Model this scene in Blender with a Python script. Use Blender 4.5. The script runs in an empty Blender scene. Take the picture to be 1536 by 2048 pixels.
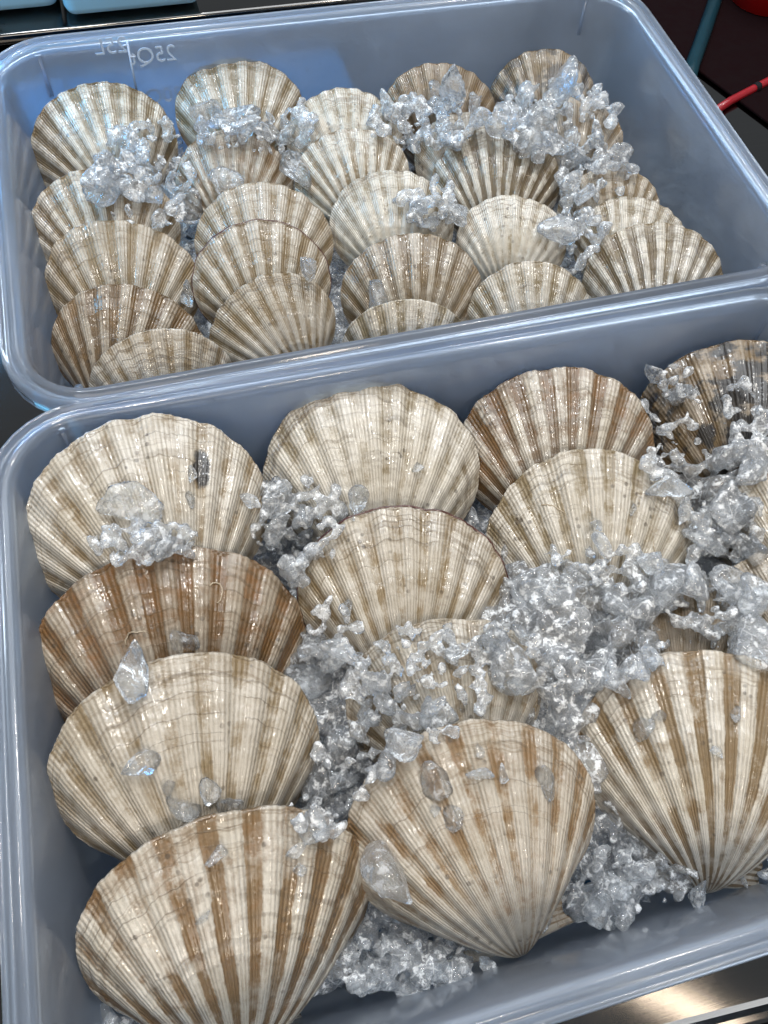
import bpy, math, random
import numpy as np
from mathutils import Vector, Matrix

# ------------------------------------------------------------------ camera, world, lamps, exposure
scene = bpy.context.scene
col = scene.collection
U = 0.33                       # camera height above the tub rims, metres
RIM = 0.20                     # rim height above the counter
FPX = 1580.0
_v1 = np.array([9700 - 768, -927 - 1024, FPX]); _v1 /= np.linalg.norm(_v1)
_v2 = np.array([-200 - 768, -2080 - 1024, FPX]); _v2 -= _v2.dot(_v1) * _v1; _v2 /= np.linalg.norm(_v2)
RM = np.stack([_v1, _v2, np.cross(_v1, _v2)])          # rows: world axes in camera coordinates
CAM = np.array([0.0, 0.0, RIM + U])
cam_d = bpy.data.cameras.new('camera'); cam = bpy.data.objects.new('camera', cam_d); col.objects.link(cam)
_r, _u, _b = RM[:, 0], -RM[:, 1], -RM[:, 2]
cam.matrix_world = Matrix(((_r[0], _u[0], _b[0], CAM[0]), (_r[1], _u[1], _b[1], CAM[1]), (_r[2], _u[2], _b[2], CAM[2]), (0, 0, 0, 1)))
cam_d.sensor_fit = 'VERTICAL'; cam_d.sensor_height = 36; cam_d.lens = 36 * FPX / 2048
cam_d.clip_start = 0.01; cam_d.clip_end = 50
scene.camera = cam

world = bpy.data.worlds.new('World'); scene.world = world; world.use_nodes = True
bg = world.node_tree.nodes['Background']
bg.inputs[0].default_value = (0.82, 0.91, 1.0, 1); bg.inputs[1].default_value = 0.27

def area(name, loc, target, sx, sy, power, colr):
    d = bpy.data.lights.new(name, 'AREA'); d.shape = 'RECTANGLE'; d.size = sx; d.size_y = sy
    d.energy = power; d.color = colr
    o = bpy.data.objects.new(name, d); col.objects.link(o); o.location = loc
    o.rotation_euler = (Vector(target) - Vector(loc)).to_track_quat('-Z', 'Y').to_euler()
    return o
area('ceiling_panel_lamp', (0.60, 1.10, 1.9), (0.45, 0.75, 0.1), 1.9, 1.7, 38, (0.90, 0.95, 1.0))
area('front_fill_lamp', (-0.55, -1.40, 1.5), (0.1, 0.2, 0.1), 1.5, 0.8, 16, (1.0, 0.92, 0.82))  # soft fill added on the viewer's side for the shells facing it
area('cold_box_fill', (-0.55, 0.66, 0.80), (-0.06, 0.90, 0.05), 0.35, 0.25, 2.6, (0.16, 0.58, 1.0)).data.spread = math.radians(75)  # unseen fill that turns the pale boxes and tub's left side blue
area('cold_tub_fill', (-0.36, 0.98, 0.36), (0.02, 0.55, 0.12), 0.30, 0.30, 1.9, (0.14, 0.48, 1.0))  # added unseen source, makes the back tub's far left wall glow blue
_P = RM @ np.array([1342 - 768.0, 2000 - 1024.0, FPX]); _P = CAM + _P * (-CAM[2] / _P[2]); _D = (_P - CAM) * np.array([1, 1, -1])
_S = _P + _D * (1.75 / _D[2])          # the downlight whose glare shows on the counter
for k, (x, y, z, e, c) in enumerate(((_S[0], _S[1], 1.75, 1.0, (1.0, 0.84, 0.66)), (-0.15, 0.25, 1.8, 6.0, (1.0, 0.93, 0.84)), (0.10, 1.55, 1.8, 6.0, (0.9, 0.95, 1.0)),
                                     (0.75, 0.55, 1.8, 6.0, (1.0, 0.94, 0.86)), (0.25, -0.95, 1.5, 5.5, (1.0, 0.88, 0.72)), (-0.35, 1.0, 1.8, 6.0, (0.92, 0.96, 1.0)))):
    area('downlight_lamp', (x, y, z), (x * 0.5, y * 0.5 + 0.15, 0.1), 0.15 if k else 0.035, 0.15 if k else 0.40, e, c)

scene.view_settings.view_transform = 'Standard'; scene.view_settings.look = 'None'
scene.view_settings.exposure = -0.22; scene.view_settings.gamma = 1.0
scene.render.engine = 'CYCLES'
cy = scene.cycles
cy.use_denoising = True
cy.max_bounces = 10; cy.transmission_bounces = 9; cy.transparent_max_bounces = 24; cy.glossy_bounces = 4; cy.diffuse_bounces = 3
cy.sample_clamp_indirect = 8.0; cy.blur_glossy = 0.5
cy.use_adaptive_sampling = True; cy.adaptive_threshold = 0.04

# ------------------------------------------------------------------ helpers
def ray(px, py):
    return RM @ np.array([px - 768.0, py - 1024.0, FPX])
def at(px, py, z):
    r = ray(px, py); return CAM + r * ((z - CAM[2]) / r[2])
def proj(p):
    q = RM.T @ (np.asarray(p) - CAM); return np.array([q[0] / q[2] * FPX + 768, q[1] / q[2] * FPX + 1024, q[2]])

def mesh_obj(name, verts, faces, mat=None, parent=None, smooth=True, uv=None):
    me = bpy.data.meshes.new(name)
    me.from_pydata([tuple(v) for v in verts], [], [tuple(f) for f in faces]); me.update()
    if smooth: me.polygons.foreach_set('use_smooth', [True] * len(me.polygons))
    if uv is not None:
        l = me.uv_layers.new(name='UVMap'); idx = np.empty(len(me.loops), dtype=np.int32)
        me.loops.foreach_get('vertex_index', idx)
        l.data.foreach_set('uv', np.asarray(uv, dtype=np.float32)[idx].ravel())
    if mat: me.materials.append(mat)
    o = bpy.data.objects.new(name, me); col.objects.link(o)
    if parent: o.parent = parent
    return o
def empty(name, loc=(0, 0, 0)):
    o = bpy.data.objects.new(name, None); o.empty_display_size = 0.02; col.objects.link(o); o.location = loc; return o
def tag(o, label=None, cat=None, group=None, kind=None):
    if label: o['label'] = label
    if cat: o['category'] = cat
    if group: o['group'] = group
    if kind: o['kind'] = kind
    return o
def box_geo(cx, cy_, cz, sx, sy, sz):
    v = [(cx + a * sx / 2, cy_ + b * sy / 2, cz + c * sz / 2) for a in (-1, 1) for b in (-1, 1) for c in (-1, 1)]
    f = [(0, 1, 3, 2), (4, 6, 7, 5), (0, 4, 5, 1), (2, 3, 7, 6), (0, 2, 6, 4), (1, 5, 7, 3)]
    return v, f
def tube_geo(pts, rad, n=8):
    P = [Vector(p) for p in pts]; V = []; F = []
    for i, p in enumerate(P):
        t = (P[min(i + 1, len(P) - 1)] - P[max(i - 1, 0)]).normalized()
        a = t.orthogonal().normalized() if i == 0 else (a - t * a.dot(t)).normalized()
        b = t.cross(a); r = rad if not hasattr(rad, '__len__') else rad[i]
        for k in range(n):
            an = 2 * math.pi * k / n; V.append(p + (a * math.cos(an) + b * math.sin(an)) * r)
    for i in range(len(P) - 1):
        for k in range(n):
            F.append((i * n + k, i * n + (k + 1) % n, (i + 1) * n + (k + 1) % n, (i + 1) * n + k))
    F.append(tuple(reversed(range(n)))); F.append(tuple(range((len(P) - 1) * n, len(P) * n)))
    return V, F

# ------------------------------------------------------------------ node helpers / materials
class NT:
    def __init__(s, name):
        s.m = bpy.data.materials.new(name); s.m.use_nodes = True; s.t = s.m.node_tree; s.t.nodes.clear()
        s.out = s.t.nodes.new('ShaderNodeOutputMaterial')
    def n(s, typ, **kw):
        nd = s.t.nodes.new(typ)
        ins = kw.pop('ins', {})
        for k, v in kw.items(): setattr(nd, k, v)
        for k, v in ins.items(): s.put(nd.inputs[k], v)
        return nd
    def put(s, sock, v):
        if isinstance(v, bpy.types.NodeSocket): s.t.links.new(v, sock)
        elif isinstance(v, bpy.types.Node): s.t.links.new(v.outputs[0], sock)
        else:
            if isinstance(v, tuple) and len(v) == 3 and sock.type == 'RGBA': v = v + (1,)
            sock.default_value = v
    def math(s, op, a, b=0.0, c=0.0, clamp=False):
        nd = s.t.nodes.new('ShaderNodeMath'); nd.operation = op; nd.use_clamp = clamp
        s.put(nd.inputs[0], a); s.put(nd.inputs[1], b); s.put(nd.inputs[2], c); return nd.outputs[0]
    def mix(s, f, a, b, blend='MIX'):
        nd = s.t.nodes.new('ShaderNodeMix'); nd.data_type = 'RGBA'; nd.blend_type = blend
        s.put(nd.inputs[0], f); s.put(nd.inputs[6], a); s.put(nd.inputs[7], b); return nd.outputs[2]
    def ramp(s, v, lo, hi, a=0.0, b=1.0):
        nd = s.t.nodes.new('ShaderNodeMapRange'); nd.interpolation_type = 'SMOOTHSTEP'
        s.put(nd.inputs[0], v); s.put(nd.inputs[1], lo); s.put(nd.inputs[2], hi); s.put(nd.inputs[3], a); s.put(nd.inputs[4], b)
        return nd.outputs[0]
    def comb(s, x, y, z):
        nd = s.t.nodes.new('ShaderNodeCombineXYZ'); s.put(nd.inputs[0], x); s.put(nd.inputs[1], y); s.put(nd.inputs[2], z); return nd.outputs[0]
    def noise(s, vec, scale, detail=3.0, rough=0.55):
        nd = s.t.nodes.new('ShaderNodeTexNoise'); s.put(nd.inputs['Vector'], vec); nd.inputs['Scale'].default_value = scale
        nd.inputs['Detail'].default_value = detail; nd.inputs['Roughness'].default_value = rough; return nd.outputs['Fac']
    def attr(s, name):
        nd = s.t.nodes.new('ShaderNodeAttribute'); nd.attribute_type = 'OBJECT'; nd.attribute_name = name; return nd.outputs['Fac']
    def acol(s, name):
        nd = s.t.nodes.new('ShaderNodeAttribute'); nd.attribute_type = 'OBJECT'; nd.attribute_name = name; return nd.outputs['Color']

def shell_material():
    s = NT('scallop_shell')
    uvn = s.n('ShaderNodeUVMap'); sep = s.n('ShaderNodeSeparateXYZ', ins={0: uvn})
    u, v = sep.outputs[0], sep.outputs[1]
    seed = s.attr('seed')
    tc = s.n('ShaderNodeTexCoord').outputs['Object']
    sv = s.n('ShaderNodeVectorMath', operation='ADD', ins={0: tc, 1: s.comb(seed, s.math('MULTIPLY', seed, 1.7), seed)}).outputs[0]
    # rib crest / groove
    wob = s.math('MULTIPLY', s.math('SUBTRACT', s.noise(s.comb(u, s.math('MULTIPLY', v, 3.0), seed), 0.9), 0.5), 0.30)
    c = s.math('COSINE', s.math('MULTIPLY', s.math('ADD', u, wob), 2 * math.pi))
    groove = s.ramp(c, 0.30, -0.55)
    # fine riblets
    rl = s.math('COSINE', s.math('MULTIPLY', u, 2 * math.pi * 7.0))
    rl2 = s.math('ADD', s.math('MULTIPLY', rl, 0.5), 0.5)
    rmask = s.ramp(s.noise(s.comb(u, s.math('MULTIPLY', v, 9.0), seed), 1.6, 4.0, 0.65), 0.36, 0.62)
    # long streaks along the ribs, concentric bands across them
    streak = s.noise(s.comb(s.math('MULTIPLY', u, 1.3), s.math('MULTIPLY', v, 4.0), seed), 1.0, 4.0, 0.6)
    patch = s.noise(sv, 28.0, 4.0, 0.6)
    fine = s.noise(sv, 260.0, 3.0, 0.7)
    bandn = s.noise(s.comb(s.math('MULTIPLY', u, 0.10), s.math('MULTIPLY', v, 6.0), s.math('ADD', seed, 9.0)), 1.0, 3.0, 0.6)
    stain, bandk, tint, blk = s.attr('stain'), s.attr('band'), s.attr('tint'), s.attr('black')
    # base colours
    white = s.mix(tint, (0.61, 0.565, 0.49), (0.17, 0.098, 0.028))
    base = s.mix(s.ramp(patch, 0.40, 0.68), white, s.mix(tint, (0.53, 0.475, 0.385), (0.105, 0.055, 0.014)))
    stcol = s.mix(s.attr('rust'), (0.175, 0.12, 0.04), (0.20, 0.094, 0.016))  # groove stain, with local light-dark contrast also put into its colour
    thr = s.math('SUBTRACT', 0.93, s.math('MULTIPLY', stain, 0.46))
    stcol = s.mix(s.math('POWER', stain, 3.0), s.mix(0.12, stcol, (0.5, 0.42, 0.28)), s.mix(0.62, stcol, (0.045, 0.022, 0.006)))
    gn = s.noise(sv, 75.0, 6.0, 0.75)
    gm = s.math('ADD', s.math('MULTIPLY', groove, 0.40), s.math('ADD', s.math('MULTIPLY', s.math('SUBTRACT', fine, 0.5), 0.22), s.math('MULTIPLY', s.math('SUBTRACT', gn, 0.5), 0.75)))
    m1 = s.ramp(s.math('ADD', s.math('ADD', s.math('MULTIPLY', streak, 0.80), s.math('MULTIPLY', patch, 0.25)), gm), thr, s.math('ADD', thr, 0.34))
    pt2 = s.ramp(s.noise(sv, 17.0, 5.0, 0.7), 0.36, 0.58, 0.22, 1.25)
    pt2 = s.math('MAXIMUM', pt2, s.math('MULTIPLY', s.math('POWER', stain, 4.0), 0.92))
    m1 = s.math('MULTIPLY', m1, pt2, clamp=True)
    c1 = s.mix(s.math('MULTIPLY', m1, s.math('ADD', 0.72, s.math('MULTIPLY', stain, 0.26))), base, stcol)
    # a second, rusty blotch layer that ignores the ribs
    bthr = s.math('SUBTRACT', 0.86, s.math('MULTIPLY', bandk, 0.50))
    m2 = s.ramp(s.math('ADD', s.math('MULTIPLY', bandn, 0.62), s.math('MULTIPLY', patch, 0.42)), bthr, s.math('ADD', bthr, 0.22))
    c2 = s.mix(s.math('MULTIPLY', m2, 0.72), c1, s.mix(s.attr('rust'), (0.22, 0.145, 0.055), (0.18, 0.08, 0.015)))
    # mottled grime, heavier toward the margin, and fine dark rings along the margin
    gm2 = s.math('MULTIPLY', s.ramp(s.math('ADD', gn, s.math('MULTIPLY', s.ramp(v, 0.55, 1.0), 0.07)), 0.50, 0.66), s.math('MULTIPLY', s.math('ADD', 0.36, s.math('MULTIPLY', stain, 0.45)), s.math('ADD', 0.45, s.math('MULTIPLY', groove, 0.55))))
    c2 = s.mix(gm2, c2, s.mix(s.attr('rust'), (0.19, 0.145, 0.07), (0.19, 0.085, 0.022)))
    mr = s.noise(s.comb(s.math('MULTIPLY', s.math('ADD', v, s.math('MULTIPLY', c, 0.004)), 70.0), s.math('MULTIPLY', u, 0.25), seed), 1.0, 3.0, 0.6)
    mr = s.math('MULTIPLY', s.ramp(mr, 0.52, 0.66), s.ramp(v, 0.74, 0.93))
    c2 = s.mix(s.math('MULTIPLY', mr, 0.50), c2, (0.15, 0.10, 0.05))
    # riblet lines: dirt sits between the riblets
    c3 = s.mix(s.math('MULTIPLY', s.math('MULTIPLY', s.math('SUBTRACT', 1.0, rl2), rmask), 0.42), c2, s.mix(0.5, stcol, (0.06, 0.042, 0.022)))
    # growth lines
    lw = s.math('ADD', s.math('MULTIPLY', v, 1.0), s.math('MULTIPLY', s.math('SUBTRACT', s.noise(s.comb(u, seed, v), 0.8, 3.0), 0.5), 0.06))
    lw = s.math('SUBTRACT', lw, s.math('MULTIPLY', c, 0.006))
    gl = s.noise(s.comb(s.math('MULTIPLY', lw, 13.0), seed, s.math('MULTIPLY', u, 0.03)), 1.0, 2.0, 0.5)
    line = s.ramp(s.math('ABSOLUTE', s.math('SUBTRACT', gl, 0.5)), 0.022, 0.0)
    line = s.math('MULTIPLY', line, s.ramp(v, 0.45, 0.92, 0.06, 1.0))
    line = s.math('MULTIPLY', line, s.ramp(s.noise(s.comb(s.math('MULTIPLY', u, 0.4), s.math('MULTIPLY', v, 2.0), seed), 1.4), 0.34, 0.55))
    c4 = s.mix(s.math('MULTIPLY', line, 0.5), c3, (0.09, 0.06, 0.03))
    # dark specks
    vo = s.n('ShaderNodeTexVoronoi', ins={'Vector': sv, 'Scale': 210.0})
    sp = s.math('MULTIPLY', s.ramp(vo.outputs['Distance'], 0.30, 0.18), s.ramp(s.noise(sv, 60.0, 2.0), 0.50, 0.66))
    c5 = s.mix(s.math('MULTIPLY', sp, s.math('ADD', 0.42, s.math('MULTIPLY', fine, 0.4))), c4, (0.05, 0.034, 0.02))
    # black growth blotches / smudge on some shells
    bm = s.math('ADD', s.math('MULTIPLY', s.noise(s.comb(s.math('MULTIPLY', u, 0.62), s.math('MULTIPLY', v, 7.0), s.math('ADD', seed, 4.0)), 1.0, 4.0, 0.65), 1.0), s.math('MULTIPLY', patch, 0.25))
    bm = s.math('MULTIPLY', s.ramp(bm, 0.60, 0.69), blk)
    du = s.math('DIVIDE', s.math('SUBTRACT', u, s.attr('smu')), 0.36); dv = s.math('DIVIDE', s.math('SUBTRACT', v, s.attr('smv')), 0.085)
    d2 = s.math('ADD', s.math('MULTIPLY', du, du), s.math('MULTIPLY', dv, dv))
    sm = s.math('MULTIPLY', s.ramp(s.math('ADD', d2, s.math('MULTIPLY', s.math('SUBTRACT', s.noise(sv, 160.0), 0.5), 1.6)), 1.1, 0.55), s.attr('smk'))
    c6 = s.mix(s.math('MULTIPLY', s.math('MAXIMUM', bm, sm), 0.95), c5, (0.016, 0.013, 0.011))
    # bump: riblets, growth lines, pits
    h = s.math('ADD', s.math('MULTIPLY', rl, 0.34), s.math('MULTIPLY', fine, 1.1))
    h = s.math('ADD', h, s.math('MULTIPLY', s.noise(sv, 900.0, 2.0), 0.7))
    h = s.math('ADD', h, s.math('MULTIPLY', line, -0.6))
    bump = s.n('ShaderNodeBump', ins={'Strength': 0.55, 'Distance': 0.0007, 'Height': h})
    wet = s.n('ShaderNodeBump', ins={'Strength': 0.9, 'Distance': 0.00045, 'Height': s.math('ADD', s.noise(sv, 300.0, 1.5), s.math('MULTIPLY', rl, 0.10))})
    b = s.n('ShaderNodeBsdfPrincipled', ins={'Base Color': c6, 'Roughness': s.ramp(patch, 0.3, 0.7, 0.34, 0.52), 'Normal': bump,
        'Coat Weight': s.ramp(s.noise(sv, 45.0, 2.0), 0.36, 0.60, 0.15, 0.9), 'Coat Roughness': 0.07, 'Coat IOR': 1.5, 'Coat Normal': wet})
    s.put(s.out.inputs[0], b); return s.m
M_SHELL = shell_material()

def ice_material(name, cloud=0.16, thru=0.50, tintc=(0.95, 0.975, 1.0)):
    s = NT(name)
    tc = s.n('ShaderNodeNewGeometry').outputs['Position']
    n1 = s.noise(tc, 110.0, 4.0, 0.6); n2 = s.noise(tc, 340.0, 3.0, 0.6)
    bump = s.n('ShaderNodeBump', ins={'Strength': 0.7, 'Distance': 0.0010, 'Height': s.math('ADD', n1, s.math('MULTIPLY', n2, 0.30))})
    rf = s.n('ShaderNodeBsdfRefraction', ins={'Color': tintc, 'Roughness': 0.02, 'IOR': 1.31, 'Normal': bump})
    tr = s.n('ShaderNodeBsdfTransparent', ins={'Color': (0.98, 0.99, 1.0)})
    df = s.n('ShaderNodeBsdfDiffuse', ins={'Color': (0.92, 0.93, 0.94), 'Normal': bump})
    tl = s.n('ShaderNodeBsdfTranslucent', ins={'Color': (0.90, 0.915, 0.93)})
    cl = s.n('ShaderNodeMixShader', ins={0: 0.22, 1: df.outputs[0], 2: tl.outputs[0]})
    a = s.n('ShaderNodeMixShader', ins={0: thru, 1: rf.outputs[0], 2: tr.outputs[0]})
    wv = s.n('ShaderNodeVectorMath', operation='ADD', ins={0: tc, 1: s.n('ShaderNodeVectorMath', operation='SCALE', ins={0: s.n('ShaderNodeTexNoise', ins={'Vector': tc, 'Scale': 120.0}).outputs['Color'], 3: 0.006}).outputs[0]}).outputs[0]
    vo = s.n('ShaderNodeTexVoronoi', feature='DISTANCE_TO_EDGE', ins={'Vector': wv, 'Scale': 130.0})
    crack = s.math('MULTIPLY', s.ramp(vo.outputs['Distance'], 0.07, 0.0), s.ramp(s.noise(tc, 60.0, 2.0), 0.42, 0.60))
    frost = s.ramp(s.noise(tc, 230.0, 4.0, 0.7), 0.50, 0.64)
    cf = s.math('ADD', cloud * 0.75, s.math('ADD', s.math('MULTIPLY', crack, cloud * 1.5), s.math('MULTIPLY', frost, cloud * 3.4)), clamp=True)
    b = s.n('ShaderNodeMixShader', ins={0: cf, 1: a.outputs[0], 2: cl.outputs[0]})
    spk = s.n('ShaderNodeBump', ins={'Strength': 1.0, 'Distance': 0.0008, 'Height': s.math('ADD', s.noise(tc, 190.0, 2.0), s.math('MULTIPLY', n2, 0.5))})
    gs = s.n('ShaderNodeBsdfGlossy', ins={'Color': (1, 1, 1), 'Roughness': 0.035, 'Normal': spk})
    fr = s.n('ShaderNodeFresnel', ins={'IOR': 1.40, 'Normal': spk})
    e = s.n('ShaderNodeMixShader', ins={0: fr, 1: b.outputs[0], 2: gs.outputs[0]})
    s.put(s.out.inputs[0], e); return s.m
M_ICE = ice_material('clear_ice', 0.12)
M_SING = ice_material('glass_clear_ice', 0.09, 0.60)
M_BRT = ice_material('bright_white_ice', 0.20)
M_ICEC = ice_material('slush_ice', 0.25)

def tub_material():
    s = NT('translucent_polypropylene')
    tc = s.n('ShaderNodeTexCoord').outputs['Object']
    n = s.noise(tc, 900.0, 2.0); n2 = s.noise(tc, 9.0, 4.0)
    sc = s.noise(s.n('ShaderNodeMapping', ins={'Vector': tc, 'Scale': (30.0, 30.0, 400.0), 'Rotation': (0.3, 0.5, 0.2)}), 1.0, 2.0)
    bump = s.n('ShaderNodeBump', ins={'Strength': 0.12, 'Distance': 0.0004, 'Height': s.math('ADD', n, s.math('MULTIPLY', sc, 0.6))})
    gl = s.n('ShaderNodeBsdfRefraction', ins={'Color': (0.82, 0.90, 0.98), 'Roughness': 0.28, 'IOR': 1.15, 'Normal': bump})
    tr = s.n('ShaderNodeBsdfTransparent', ins={'Color': (0.82, 0.90, 0.98)})
    df = s.n('ShaderNodeBsdfDiffuse', ins={'Color': (0.72, 0.79, 0.92), 'Normal': bump})
    tl = s.n('ShaderNodeBsdfTranslucent', ins={'Color': (0.72, 0.79, 0.92), 'Normal': bump})
    m1 = s.n('ShaderNodeMixShader', ins={0: 0.55, 1: df.outputs[0], 2: tl.outputs[0]})
    m2 = s.n('ShaderNodeMixShader', ins={0: 0.22, 1: gl.outputs[0], 2: tr.outputs[0]})
    m3 = s.n('ShaderNodeMixShader', ins={0: s.ramp(n2, 0.3, 0.7, 0.23, 0.33), 1: m2.outputs[0], 2: m1.outputs[0]})
    gs = s.n('ShaderNodeBsdfGlossy', ins={'Color': (1, 1, 1), 'Roughness': s.ramp(n2, 0.35, 0.65, 0.03, 0.10), 'Normal': bump})
    fr = s.n('ShaderNodeFresnel', ins={'IOR': 1.49})
    m4 = s.n('ShaderNodeMixShader', ins={0: s.math('MULTIPLY', fr, 0.9), 1: m3.outputs[0], 2: gs.outputs[0]})
    s.put(s.out.inputs[0], m4); return s.m
M_TUB = tub_material()

def simple(name, colr, rough=0.5, metal=0.0, var=0.0, scale=40.0, coat=0.0, trans=0.0, spec=0.5):
    s = NT(name)
    tc = s.n('ShaderNodeTexCoord').outputs['Object']; n = s.noise(tc, scale, 4.0)
    dk = tuple(x * (1 - var) for x in colr); lt = tuple(min(1, x * (1 + var)) for x in colr)
    b = s.n('ShaderNodeBsdfPrincipled', ins={'Base Color': s.mix(n, dk, lt), 'Roughness': s.ramp(n, 0.2, 0.8, rough * 0.8, min(1, rough * 1.2)), 'Metallic': metal, 'Coat Weight': coat, 'Transmission Weight': trans, 'Specular IOR Level': spec})
    s.put(s.out.inputs[0], b); return s.m
def steel_material():
    s = NT('brushed_steel')
    tc = s.n('ShaderNodeTexCoord').outputs['Object']
    mp = s.n('ShaderNodeMapping', ins={'Vector': tc, 'Scale': (14.0, 1500.0, 1.0), 'Rotation': (0, 0, 0.06)})
    n = s.noise(mp, 1.0, 4.0, 0.6); n2 = s.noise(tc, 14.0, 4.0)
    bump = s.n('ShaderNodeBump', ins={'Strength': 0.015, 'Distance': 0.0004, 'Height': n})
    b = s.n('ShaderNodeBsdfPrincipled', ins={'Base Color': s.mix(n, (0.13, 0.125, 0.12), (0.20, 0.19, 0.18)), 'Metallic': 1.0, 'Roughness': s.ramp(n2, 0.3, 0.7, 0.07, 0.11), 'Normal': bump})
    s.put(s.out.inputs[0], b); return s.m
M_STEEL = steel_material()
M_BLUE = simple('blue_plastic', (0.012, 0.075, 0.16), 0.4, var=0.15)
M_FOAM = simple('white_foam', (0.34, 0.54, 0.64), 0.6, var=0.06, scale=12)
M_GREY = simple('grey_print', (0.20, 0.27, 0.30), 0.7, var=0.2, scale=300)
M_RED = simple('red_rubber', (0.30, 0.008, 0.014), 0.35, var=0.15, coat=0.3)
M_REDP = simple('red_plastic', (0.60, 0.01, 0.008), 0.35, var=0.1)
M_BLACK = simple('black_rubber', (0.012, 0.012, 0.014), 0.7, spec=0.1, var=0.3)
M_DARKRED = simple('dark_red_mat', (0.007, 0.002, 0.0025), 0.9, spec=0.06, var=0.3, scale=60)
M_TEAL = simple('teal_painted_metal', (0.005, 0.030, 0.042), 0.35, spec=0.2, var=0.2)
M_MARK = simple('moulded_mark', (0.50, 0.61, 0.78), 0.35)
M_INK = simple('blue_ink', (0.05, 0.16, 0.42), 0.5, var=0.1)
M_GINK = simple('green_ink', (0.16, 0.30, 0.16), 0.5, var=0.1)
M_WORM = simple('chalky_tube', (0.42, 0.34, 0.24), 0.4, var=0.2, scale=200, coat=0.6)
M_MANTLE = simple('dark_mantle', (0.075, 0.022, 0.016), 0.25, var=0.4, scale=200, coat=0.8)
def drop_material():
    s = NT('water')
    g = s.n('ShaderNodeBsdfGlass', ins={'Roughness': 0.0, 'IOR': 1.33}); t = s.n('ShaderNodeBsdfTransparent')
    s.put(s.out.inputs[0], s.n('ShaderNodeMixShader', ins={0: 0.3, 1: g.outputs[0], 2: t.outputs[0]}).outputs[0]); return s.m
M_WATER = drop_material()

# ------------------------------------------------------------------ counter
def build_counter():
    a = at(1329, 2047, 0.0); b = at(1536, 1994, 0.0)
    d = (b - a) / np.linalg.norm(b - a); nrm = np.array([-d[1], d[0], 0])
    e0, e1 = a - d * 1.2, a + d * 1.6
    f0, f1 = e0 + nrm * 3.2, e1 + nrm * 3.2
    prof = [(0.0, 0.0), (-0.003, 0.0006), (-0.006, 0.0020), (-0.009, 0.0020), (-0.0115, 0.0), (-0.0135, -0.004), (-0.014, -0.010), (-0.014, -0.045), (-0.010, -0.045)]
    V = [tuple(f0), tuple(f1)]; F = []
    for o, z in prof:
        V.append(tuple(e0 + nrm * o + np.array([0, 0, z]))); V.append(tuple(e1 + nrm * o + np.array([0, 0, z])))
    for i in range(len(prof)): F.append((2 * i, 2 * i + 2, 2 * i + 3, 2 * i + 1))
    o = mesh_obj('counter', V, F, M_STEEL, smooth=False)
    tag(o, 'brushed stainless steel counter under the tubs', kind='structure')
    fl = mesh_obj('floor', [(-6, -6, -0.9), (6, -6, -0.9), (6, 6, -0.9), (-6, 6, -0.9)], [(0, 1, 2, 3)], M_BLACK)
    tag(fl, 'dark floor below the counter edge', kind='structure')
build_counter()

# ------------------------------------------------------------------ tubs
TAPER = 0.009; FLOORZ = 0.006
def rrect(w, d, r, n=9):
    pts = []
    for cx, cy_, a0 in ((w / 2 - r, d / 2 - r, 0), (-w / 2 + r, d / 2 - r, 90), (-w / 2 + r, -d / 2 + r, 180), (w / 2 - r, -d / 2 + r, 270)):
        for k in range(n):
            a = math.radians(a0 + 90 * k / (n - 1)); pts.append((cx + r * math.cos(a), cy_ + r * math.sin(a)))
    return pts
TW, TD = 1.353 * U, 0.866 * U
def build_tub(name, cx, cy_, rz, label):
    root = empty(name, (cx, cy_, 0)); root.rotation_euler.z = rz
    prof = [(-TAPER - 0.010, FLOORZ), (-TAPER - 0.003, FLOORZ + 0.002), (-TAPER, FLOORZ + 0.010), (-0.006, RIM * 0.62), (-0.0012, RIM - 0.006), (0.0, RIM - 0.0022), (0.0012, RIM - 0.0008), (0.0030, RIM),
            (0.0050, RIM), (0.0058, RIM - 0.0022), (0.0070, RIM - 0.0026), (0.0080, RIM - 0.0022), (0.0086, RIM - 0.0004), (0.0100, RIM + 0.0002), (0.0112, RIM - 0.001), (0.0118, RIM - 0.003),
            (0.0122, RIM - 0.012), (0.0108, RIM - 0.012), (0.0100, RIM - 0.0062), (0.0035, RIM - 0.0060), (0.0020, RIM - 0.010), (-0.0030, RIM * 0.62), (-TAPER + 0.0028, 0.008), (-TAPER - 0.002, 0.001), (-TAPER - 0.010, 0.0004)]
    V = []; F = []; n = None
    for o, z in prof:
        ring = rrect(TW + 2 * o, TD + 2 * o, max(0.006, 0.034 + o)); n = len(ring)
        V += [(x, y, z) for x, y in ring]
    for i in range(len(prof) - 1):
        for k in range(n):
            F.append((i * n + k, (i + 1) * n + k, (i + 1) * n + (k + 1) % n, i * n + (k + 1) % n))
    F.append(tuple(range(n))); F.append(tuple(reversed(range((len(prof) - 1) * n, len(prof) * n))))
    mesh_obj('tub_body', V, F, M_TUB, root)
    tag(root, label, 'plastic tub', 'translucent storage tubs of scallops')
    return root
BX0, BX1, BY0, BY1 = -0.28 * U, 1.073 * U, 0.814 * U, 1.680 * U
tubB = build_tub('storage_tub', (BX0 + BX1) / 2, (BY0 + BY1) / 2, 0.0, 'translucent plastic tub holding the smaller scallops, behind the other tub')
FRZ = math.radians(-0.9)
FCX, FCY = -0.318 * U + TW / 2, (-0.119 + 0.866 / 2) * U
tubF = build_tub('storage_tub', FCX, FCY, FRZ, 'translucent plastic tub holding the larger scallops, nearest the counter edge')

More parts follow.
